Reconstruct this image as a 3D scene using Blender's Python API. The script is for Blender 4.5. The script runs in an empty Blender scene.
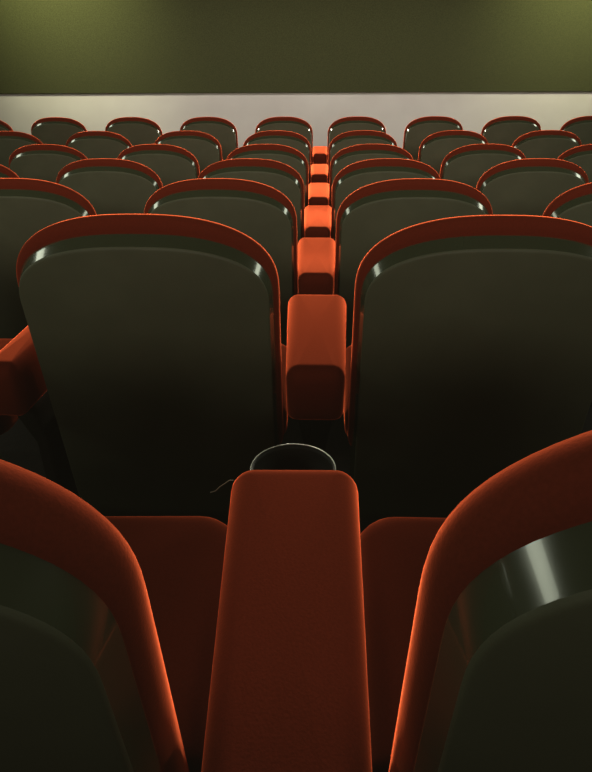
import bpy, bmesh, math, random
from mathutils import Vector, Matrix

random.seed(4)
C = bpy.context.scene.collection
PI = math.pi

# ------------------------------------------------------------------ materials
def new_mat(name):
    m = bpy.data.materials.new(name); m.use_nodes = True
    nt = m.node_tree
    return m, nt, nt.nodes['Principled BSDF']

def noise_mix(nt, a, b, scale, detail=4, lo=.35, hi=.65, coord='Object'):
    tc = nt.nodes.new('ShaderNodeTexCoord')
    n = nt.nodes.new('ShaderNodeTexNoise'); n.inputs['Scale'].default_value = scale; n.inputs['Detail'].default_value = detail
    r = nt.nodes.new('ShaderNodeValToRGB')
    r.color_ramp.elements[0].position = lo; r.color_ramp.elements[1].position = hi
    r.color_ramp.elements[0].color = (*a, 1); r.color_ramp.elements[1].color = (*b, 1)
    nt.links.new(tc.outputs[coord], n.inputs['Vector'])
    nt.links.new(n.outputs['Fac'], r.inputs['Fac'])
    return tc, n, r

def velvet():
    m, nt, p = new_mat('red_velvet')
    tc, n, r = noise_mix(nt, (.100, .0148, .0066), (.116, .0170, .0076), 350, 3)
    nt.links.new(r.outputs['Color'], p.inputs['Base Color'])
    p.inputs['Roughness'].default_value = .9
    p.inputs['Specular IOR Level'].default_value = 0
    p.inputs['Sheen Weight'].default_value = 1.0
    p.inputs['Sheen Roughness'].default_value = .28
    p.inputs['Sheen Tint'].default_value = (1.0, .16, .055, 1)
    sb = nt.nodes.new('ShaderNodeBsdfSheen'); sb.inputs['Color'].default_value = (.80, .125, .045, 1); sb.inputs['Roughness'].default_value = .28
    ad = nt.nodes.new('ShaderNodeAddShader'); out = nt.nodes['Material Output']
    nt.links.new(p.outputs[0], ad.inputs[0]); nt.links.new(sb.outputs[0], ad.inputs[1]); nt.links.new(ad.outputs[0], out.inputs['Surface'])
    n2 = nt.nodes.new('ShaderNodeTexNoise'); n2.inputs['Scale'].default_value = 420; n2.inputs['Detail'].default_value = 2
    nt.links.new(tc.outputs['Object'], n2.inputs['Vector'])
    b = nt.nodes.new('ShaderNodeBump'); b.inputs['Strength'].default_value = .18; b.inputs['Distance'].default_value = .001
    nt.links.new(n2.outputs['Fac'], b.inputs['Height']); nt.links.new(b.outputs['Normal'], p.inputs['Normal']); nt.links.new(b.outputs['Normal'], sb.inputs['Normal'])
    return m

def plain(name, a, b, scale, rough, spec=.5, bump=0, bscale=200, metal=0, coat=0):
    m, nt, p = new_mat(name)
    tc, n, r = noise_mix(nt, a, b, scale)
    nt.links.new(r.outputs['Color'], p.inputs['Base Color'])
    p.inputs['Roughness'].default_value = rough
    p.inputs['Specular IOR Level'].default_value = spec
    p.inputs['Metallic'].default_value = metal
    p.inputs['Coat Weight'].default_value = coat
    if bump:
        n2 = nt.nodes.new('ShaderNodeTexNoise'); n2.inputs['Scale'].default_value = bscale
        nt.links.new(tc.outputs['Object'], n2.inputs['Vector'])
        bp = nt.nodes.new('ShaderNodeBump'); bp.inputs['Strength'].default_value = bump; bp.inputs['Distance'].default_value = .002
        nt.links.new(n2.outputs['Fac'], bp.inputs['Height']); nt.links.new(bp.outputs['Normal'], p.inputs['Normal'])
    return m

M_RED = velvet()
M_PANEL = plain('matt_dark_shell', (.050, .055, .030), (.060, .066, .037), 9, .62, .35, .12, 500)
M_GLOSS = plain('glossy_dark_shell', (.034, .041, .021), (.038, .045, .024), 5, .17, .9, .08, 22, 0, .5)
M_METAL = plain('dark_metal', (.008, .008, .006), (.012, .012, .009), 12, .6, .15)
M_RING = plain('brushed_steel', (.42, .43, .38), (.55, .56, .48), 30, .35, metal=.6)
M_CUP = plain('black_plastic', (.006, .006, .004), (.008, .008, .006), 30, .6, .15)
M_THREAD = plain('grey_thread', (.25, .22, .16), (.32, .28, .2), 90, .9)
M_FLOOR = plain('dark_carpet', (.006, .005, .004), (.011, .008, .006), 40, .95, .1, .4, 250)
M_WALL = plain('pale_front_wall', (.350, .318, .300), (.395, .362, .342), 1.1, .8, .2, .1, 60)
M_SIDE = plain('dark_side_wall', (.020, .019, .012), (.027, .025, .016), 2, .9, .1)
M_SCREEN = plain('dull_green_screen', (.024, .0245, .0092), (.038, .039, .0145), 90, .9, .1, .3, 300)

# ------------------------------------------------------------------ mesh helpers
def obj(name, bm, mats, parent=None, smooth=True):
    bmesh.ops.recalc_face_normals(bm, faces=bm.faces)
    me = bpy.data.meshes.new(name); bm.to_mesh(me); bm.free()
    if not isinstance(mats, (list, tuple)): mats = [mats]
    for m in mats: me.materials.append(m)
    for p in me.polygons: p.use_smooth = smooth
    o = bpy.data.objects.new(name, me); C.objects.link(o)
    if parent: o.parent = parent
    return o

def loft(bm, loops, mats=None, cap0=True, cap1=True):
    rows = [[bm.verts.new(p) for p in lp] for lp in loops]
    n = len(rows[0])
    for i in range(len(rows) - 1):
        for j in range(n):
            f = bm.faces.new((rows[i][j], rows[i][(j+1) % n], rows[i+1][(j+1) % n], rows[i+1][j]))
            if mats: f.material_index = mats[i]
    if cap0:
        f = bm.faces.new(rows[0][::-1])
        if mats: f.material_index = mats[0]
    if cap1:
        f = bm.faces.new(rows[-1])
        if mats: f.material_index = mats[-1]

def tube(bm, pts, r, seg=8, closed=False):
    pts = [Vector(p) for p in pts]; n = len(pts); loops = []
    for i, p in enumerate(pts):
        a = pts[(i-1) % n] if closed or i > 0 else p
        b = pts[(i+1) % n] if closed or i < n-1 else p
        t = (b - a).normalized()
        u = t.cross(Vector((0, 0, 1)))
        if u.length < 1e-4: u = Vector((1, 0, 0))
        u.normalize(); v = t.cross(u)
        loops.append([p + r*(math.cos(2*PI*k/seg)*u + math.sin(2*PI*k/seg)*v) for k in range(seg)])
    if closed: loops.append(loops[0])
    loft(bm, loops, cap0=not closed, cap1=not closed)
    if closed: bmesh.ops.remove_doubles(bm, verts=bm.verts, dist=1e-6)

def rbox_loop(cx, cy, hx, hy, r, z, seg=6, taper=0.0):
    """rounded rectangle in plan; taper narrows the back (-y) end"""
    out = []
    for (sx, sy, a0) in ((1, 1, 0), (-1, 1, PI/2), (-1, -1, PI), (1, -1, 1.5*PI)):
        for k in range(seg+1):
            a = a0 + (PI/2)*k/seg
            x = sx*(hx-r) + r*math.cos(a); y = sy*(hy-r) + r*math.sin(a)
            s = 1 - taper*(.5 - .5*y/hy)
            out.append((cx + x*s, cy + y, z))
    return out

def pillow(bm, cx, cy, hx, hy, z0, z1, rp, re, taper=0.0, dome=0.0):
    """upholstered block: rounded in plan (rp) and along the top and bottom edges (re)"""
    loops = []
    for k in range(4):
        a = PI/2*(1 - k/4); i = re*.6*(1-math.cos(a))
        loops.append(rbox_loop(cx, cy, hx-i, hy-i, max(rp-i, .004), z0 + re*.6*(1-math.sin(a)), taper=taper))
    for k in range(9):
        a = PI/2*k/8; i = re*(1-math.cos(a))
        loops.append(rbox_loop(cx, cy, hx-i, hy-i, max(rp-i, .004), z1-re + re*math.sin(a), taper=taper))
    base = loops[-1]
    for s in (.97, .85, .6, .3, .05):
        loops.append([(cx + (x-cx)*s, cy + (y-cy)*s, z + dome*(1-s*s)) for (x, y, z) in base])
    loft(bm, loops)

# ------------------------------------------------------------------ setting
X0, X1 = -6.6, 6.6
CAM_Z = 1.158
ROW_Y = [.240, 1.222, 2.235, 3.26, 4.30, 5.34, 6.40]
ROW_TOP = [1.000, .864, .744, .650, .578, .539, .540]
WALL_Y = 10.5
Z_FRONT = ROW_TOP[-1] - 1.0

def struct(o):
    o['kind'] = 'structure'; return o

def quad_prism(bm, prof, x0, x1):
    loft(bm, [[(x0, y, z) for y, z in prof], [(x1, y, z) for y, z in prof]])

bm = bmesh.new()
prof = [(-2.6, .144)]
for k, y in enumerate(ROW_Y):
    zf = ROW_TOP[k]-1.0
    prof.append((y-.42, prof[-1][1])); prof.append((y-.42, zf-1e-4))
prof += [(WALL_Y, Z_FRONT), (WALL_Y, -.75), (-2.6, -.75)]
quad_prism(bm, prof, X0, X1)
struct(obj('floor', bm, M_FLOOR, smooth=False))

def slab(name, x0, x1, y0, y1, z0, z1, m):
    bm = bmesh.new()
    loft(bm, [[(x0,y0,z0),(x1,y0,z0),(x1,y1,z0),(x0,y1,z0)], [(x0,y0,z1),(x1,y0,z1),(x1,y1,z1),(x0,y1,z1)]])
    return struct(obj(name, bm, m, smooth=False))
ZC = 4.6
slab('wall_front', X0, X1, WALL_Y, WALL_Y+.2, -.75, ZC, M_WALL)
slab('wall_left', X0-.2, X0, -2.6, WALL_Y+.2, -.75, ZC, M_SIDE)
slab('wall_right', X1, X1+.2, -2.6, WALL_Y+.2, -.75, ZC, M_SIDE)
slab('wall_back', X0-.2, X1+.2, -2.8, -2.6, -.75, ZC, M_SIDE)
slab('ceiling', X0-.2, X1+.2, -2.8, WALL_Y+.2, ZC, ZC+.2, M_SIDE)

# the screen: a shallow stretched panel with rounded rolled edges, hung on the front wall
SCR_Z = CAM_Z - .678
bm = bmesh.new()
xs, zs0, zs1 = 6.45, SCR_Z, ZC-.25
loops = []
for (i, y) in ((0, WALL_Y-.0004), (0, WALL_Y-.014), (.004, WALL_Y-.019), (.012, WALL_Y-.02), (.1, WALL_Y-.02)):
    loops.append([(-xs+i, y, zs0+i), (xs-i, y, zs0+i), (xs-i, y, zs1-i), (-xs+i, y, zs1-i)])
loft(bm, loops)
scr = obj('cinema_screen', bm, M_SCREEN, smooth=False)
scr['label'] = 'wide dull olive-green cinema screen above the pale front wall'
scr['category'] = 'screen'

# ------------------------------------------------------------------ the cinema seat
HW = .281
def outline(side, drop, bottom=.60, n_c=22):
    """back outline in (x, z), z measured down from 1.0 at the top; side / drop inset it, bottom is its lower end"""
    hc, pw = .172, 2.6
    half = []
    for k in range(n_c+1):                                   # crown and corner
        a = PI/2*k/n_c
        x = HW*math.sin(a)**(2/pw); z = hc*(1-math.cos(a)**(2/pw))
        half.append((x, z + .010*(x/HW)**2*(1 - z/hc)))
    for k in range(1, 9):                                    # side
        half.append((HW, hc + (bottom-.03-hc)*k/8))
    half.append((HW*.985, bottom-.012)); half.append((HW*.94, bottom)); half.append((HW*.5, bottom+.002))
    pts = []
    for (x, z) in half:
        f = max(0, 1 - z/.40)
        pts.append((x*(1 - side/HW), z + drop*f*f))
    return pts + [(-x, z) for (x, z) in pts[::-1] if x > 1e-5]

LEAN = math.tan(math.radians(6.5))
def place(pts, y):
    return [(x, y + z*LEAN + .25*x*x, 1.0 - z) for (x, z) in pts]
def shrink(pts, s, cz=.30):
    return [(x*s, cz + (z-cz)*s) for (x, z) in pts]

def backrest_bm():
    bm = bmesh.new(); loops = []
    yb, ym = -.026, -.004
    base = outline(.016, .030)
    for s in (.3, .7, .93): loops.append(place(shrink(base, s), yb))
    N = 8
    for k in range(N+1):                                     # rear roll
        a = PI/2*(1-k/N)
        loops.append(place(outline(.013*(1-math.cos(a)), .027*(1-math.cos(a))), yb + (ym-yb)*(1-math.sin(a))))
    for (i_s, i_t, y) in ((.0005, .0005, .002), (.003, .003, .009), (.009, .009, .017), (.018, .018, .025), (.029, .031, .034), (.042, .048, .044), (.060, .070, .060), (.085, .10, .068)):
        loops.append(place(outline(i_s, i_t), y))           # the front falls away in a soft roll
    base = outline(.10, .12)
    for s, y in ((.97, .071), (.75, .078), (.45, .082), (.1, .083)):
        loops.append(place(shrink(base, s), y))
    loft(bm, loops)
    return bm

def shell_bm():
    """dark moulded shell on the rear: a glossy flange that curls in to a flat matt panel"""
    bm = bmesh.new(); loops = []; mats = []
    a0, d0, lo = .009, .028, .82
    def ring(a, d, y, m): loops.append(place(outline(a, d, lo), y)); mats.append(m)
    ring(a0+.004, d0+.004, .0, 1); ring(a0, d0, -.018, 1)
    N = 14
    for k in range(1, N+1):
        t = k/N
        e = t; ring(a0 + .010*e, d0 + .027*e, -.018 - .036*t, 1 if k < N-1 else 0)
    ring(a0+.0113, d0+.0295, -.0550, 0); ring(a0+.013, d0+.032, -.0553, 0)
    base = outline(a0+.016, d0+.036, lo)
    loops.append(place(base, -.0553)); mats.append(0)
    for s in (.9, .6, .3, .04):
        loops.append(place(shrink(base, s, .4), -.0553 - .002*(1-s))); mats.append(0)
    loft(bm, loops, mats[:-1], cap0=False)
    return bm

def seat_bm():
    bm = bmesh.new()
    pillow(bm, 0, .315, .287, .232, .385, .488, .07, .045, dome=.006)
    return bm

def base_bm():
    bm = bmesh.new()
    for (hx, hy, r, z) in ((.17, .13, .03, .0005), (.17, .13, .03, .02), (.06, .06, .03, .045), (.055, .055, .03, .30), (.16, .15, .03, .34), (.19, .18, .03, .39)):
        pass
    loft(bm, [rbox_loop(0, .30, hx, hy, r, z) for (hx, hy, r, z) in ((.17, .13, .03, .0005), (.17, .13, .03, .02), (.06, .06, .03, .045), (.055, .055, .03, .30), (.16, .15, .03, .34), (.19, .18, .03, .392))])
    return bm

def thing(name, loc, label, cat, group):
    o = bpy.data.objects.new(name, None); C.objects.link(o)
    o.empty_display_size = .1; o.location = loc
    o['label'] = label; o['category'] = cat; o['group'] = group
    return o

def dup(root, loc, label):
    r = root.copy(); C.objects.link(r); r.location = loc; r['label'] = label
    for ch in list(root.children):
        c = ch.copy(); C.objects.link(c); c.parent = r
        for g in list(ch.children):
            d = g.copy(); C.objects.link(d); d.parent = c
    return r

ROWNAME = ['nearest row', 'second-nearest row', 'third-nearest row', 'middle row', 'third-farthest row', 'second-farthest row', 'farthest row by pale wall']
ORD = ['first', 'second', 'third', 'fourth', 'fifth']
def seat_label(k, side, i):
    return 'dark-backed red chair, %s %s of the central armrests, %s' % (ORD[i], side, ROWNAME[k])

XC = -.015
NL = [1, 2, 2, 3, 3, 4, 5]
NR = [1, 1, 2, 2, 3, 3, 4]
def seat_x(side, i):
    return XC + (-1 if side == 'left' else 1)*(.352 + .735*i)

proto = None
for k in range(7):
    for side, n in (('left', NL[k]), ('right', NR[k])):
        for i in range(n):
            loc = (seat_x(side, i) + (0 if k else (-.024 if side == 'left' else .008)) + (.018 if k == 1 and side == 'right' else 0), ROW_Y[k], ROW_TOP[k]-1.0 + 0)
            lab = seat_label(k, side, i)
            turn = math.radians(2) if (k == 0 and side == 'left') else 0
            tall = (1.006 if side == 'left' else 1.034) if k == 0 else 1
            if proto is None:
                proto = thing('cinema_chair', loc, lab, 'chair', 'red cinema chairs in rows'); proto.rotation_euler.z = turn; proto.scale.z = tall
                obj('backrest', backrest_bm(), M_RED, proto)
                sh = obj('back_shell', shell_bm(), [M_PANEL, M_GLOSS], proto); sh['label'] = 'dark moulded plastic back shell'
                obj('seat_cushion', seat_bm(), M_RED, proto)
                pb = obj('pedestal', base_bm(), M_METAL, proto); pb['label'] = 'dark metal pedestal'
            else:
                d = dup(proto, loc, lab); d.rotation_euler.z = turn; d.scale.z = tall

# ------------------------------------------------------------------ the armrests
def pad_bm():
    bm = bmesh.new()
    pillow(bm, 0, .200, .084, .244, .545, .677, .032, .034, taper=.23, dome=.003)
    return bm
def post_bm():
    bm = bmesh.new()
    loft(bm, [rbox_loop(0, .19, hx, hy, .012, z) for (hx, hy, z) in ((.06, .17, .0005), (.06, .17, .015), (.030, .12, .04), (.028, .12, .40), (.042, .16, .50), (.048, .17, .556))])
    return bm
CUP = (-.004, .510, .614); CR = .063
def cup_bm():
    bm = bmesh.new(); seg = 40; loops = []
    for (r, z) in ((.02, -.066), (CR-.012, -.066), (CR-.008, -.06), (CR-.002, -.006), (CR-.001, 0), (CR-.004, 0), (CR-.006, -.006), (CR-.011, -.058), (.02, -.060)):
        loops.append([(CUP[0]+r*math.cos(2*PI*j/seg), CUP[1]+r*math.sin(2*PI*j/seg), CUP[2]+z) for j in range(seg)])
    loft(bm, loops)
    return bm
def ring_bm():
    bm = bmesh.new()
    tube(bm, [(CUP[0]+(CR-.001)*math.cos(2*PI*j/48), CUP[1]+(CR-.001)*math.sin(2*PI*j/48), CUP[2]+0) for j in range(48)], .0009, 8, True)
    return bm

ap = None
def arm_label(k):
    return 'red upholstered armrest on the central line in the %s' % ROWNAME[k]
for k in range(7):
    loc = ((-.020 if k == 0 else XC + (.008 if k == 1 else 0)), ROW_Y[k] - (.017 if k == 0 else 0), ROW_TOP[k]-1.0)
    lab = arm_label(k)
    if ap is None:
        ap = thing('armrest', loc, lab, 'armrest', 'red armrests between the seats')
        obj('arm_pad', pad_bm(), M_RED, ap)
        po = obj('support_post', post_bm(), M_METAL, ap); po['label'] = 'dark metal support post'
        cu = obj('cup_holder', cup_bm(), M_CUP, ap); cu['label'] = 'black cup holder with thin steel rim'
        obj('rim_ring', ring_bm(), M_RING, cu)
        first = ap; ap.rotation_euler.z = math.radians(1.3)
    else:
        a = dup(ap, loc, lab); a.rotation_euler.z = 0
        if k > 1: e = (1.08, .035) if k == 2 else (1.10, .05); a.scale.y = e[0]; a.location.y -= e[1]
edge_arm = dup(ap, (-.708, ROW_Y[1], ROW_TOP[1]-1.0), 'red armrest at the left edge, beyond the left chair of the second-nearest row')
edge_arm.rotation_euler.z = math.radians(-2.5); edge_arm.scale.x = .6
# loose thread on the nearest armrest only
bm = bmesh.new()
tube(bm, [(-.080, .425, .657), (-.086, .426, .656), (-.092, .424, .652), (-.098, .420, .650), (-.103, .418, .645), (-.110, .416, .644)], .0006, 6)
th = obj('loose_thread', bm, M_THREAD, first); th['label'] = 'loose grey thread'

# ------------------------------------------------------------------ lights
def area(name, loc, target, sx, sy, power, col, spread=PI):
    l = bpy.data.lights.new(name, 'AREA'); l.shape = 'RECTANGLE'; l.size = sx; l.size_y = sy
    l.energy = power; l.color = col; l.spread = spread
    o = bpy.data.objects.new(name, l); C.objects.link(o); o.location = loc
    d = (Vector(target) - Vector(loc))
    o.rotation_euler = d.to_track_quat('-Z', 'Y').to_euler()
    return o
def spot(name, loc, target, power, col, size, blend=1.0, rad=.15):
    l = bpy.data.lights.new(name, 'SPOT'); l.energy = power; l.color = col; l.spot_size = size; l.spot_blend = blend; l.shadow_soft_size = rad
    o = bpy.data.objects.new(name, l); C.objects.link(o); o.location = loc
    o.rotation_euler = (Vector(target) - Vector(loc)).to_track_quat('-Z', 'Y').to_euler()
    return o
WARM = (1.0, .93, .74); GRN = (.95, 1.0, .55)
for s in (-1, 1):
    area('side_wall_light', (s*6.3, 4.15 if s < 0 else 5.35, 3.75), (0, 4.15 if s < 0 else 5.35, .8), 12 if s < 0 else 9.7, .95, 150, (.93, 1.0, .76))
    spot('screen_spot', (s*4.0, WALL_Y-1.5, 3.7), (s*3.9, WALL_Y, 2.5), 1500, GRN, 1.45)
area('front_light', (0, 9.4, 2.2), (0, 2.0, .5), 9, .25, 650, WARM, 2.2)
area('front_centre_fill', (0, 9.4, 2.3), (0, 1.0, .6), 2.6, .25, 40, WARM, 1.0)  # added to brighten the nearest armrest's front edge through the gap between chairs
area('wall_washer', (0, 9.0, 3.2), (0, WALL_Y, -.4), 9, .3, 88, (1, .96, .86), 1.2)
area('rear_fill', (0, -2.45, 2.6), (0, 4, 1.6), 5, 1.0, 38, (1.0, .91, .74), .84)  # unseen fill added behind the camera to lift the dark chair backs
w = bpy.data.worlds.new('world'); bpy.context.scene.world = w; w.use_nodes = True
w.node_tree.nodes['Background'].inputs['Color'].default_value = (.02, .02, .012, 1)

# ------------------------------------------------------------------ camera
F = 620.0
cam = bpy.data.cameras.new('camera'); co = bpy.data.objects.new('camera', cam); C.objects.link(co)
cam.sensor_fit = 'VERTICAL'; cam.sensor_height = 36; cam.sensor_width = 36; cam.lens = F/772*36
cam.clip_start = .02
Yc = Vector(((323-296)/F, (386-42)/F, -1)).normalized()
r = math.radians(-.75)
e = Vector((math.cos(r), math.sin(r), 0)); e.z = -(e.x*Yc.x + e.y*Yc.y)/Yc.z
Xc = e.normalized(); Zc = Xc.cross(Yc)
co.matrix_world = Matrix.Translation((0, 0, CAM_Z)) @ Matrix((Xc, Yc, Zc)).to_4x4()
sc = bpy.context.scene; sc.camera = co
sc.view_settings.view_transform = 'Standard'; sc.view_settings.look = 'None'
sc.view_settings.exposure = 0; sc.view_settings.gamma = 1
# slightly faded blacks, as in the photograph's tone
sc.view_settings.use_curve_mapping = True
cm = sc.view_settings.curve_mapping
for ch, lift in ((0, .0036), (1, .0031), (2, .0020)):
    cm.curves[ch].points[0].location = (0, lift)
cm.update()
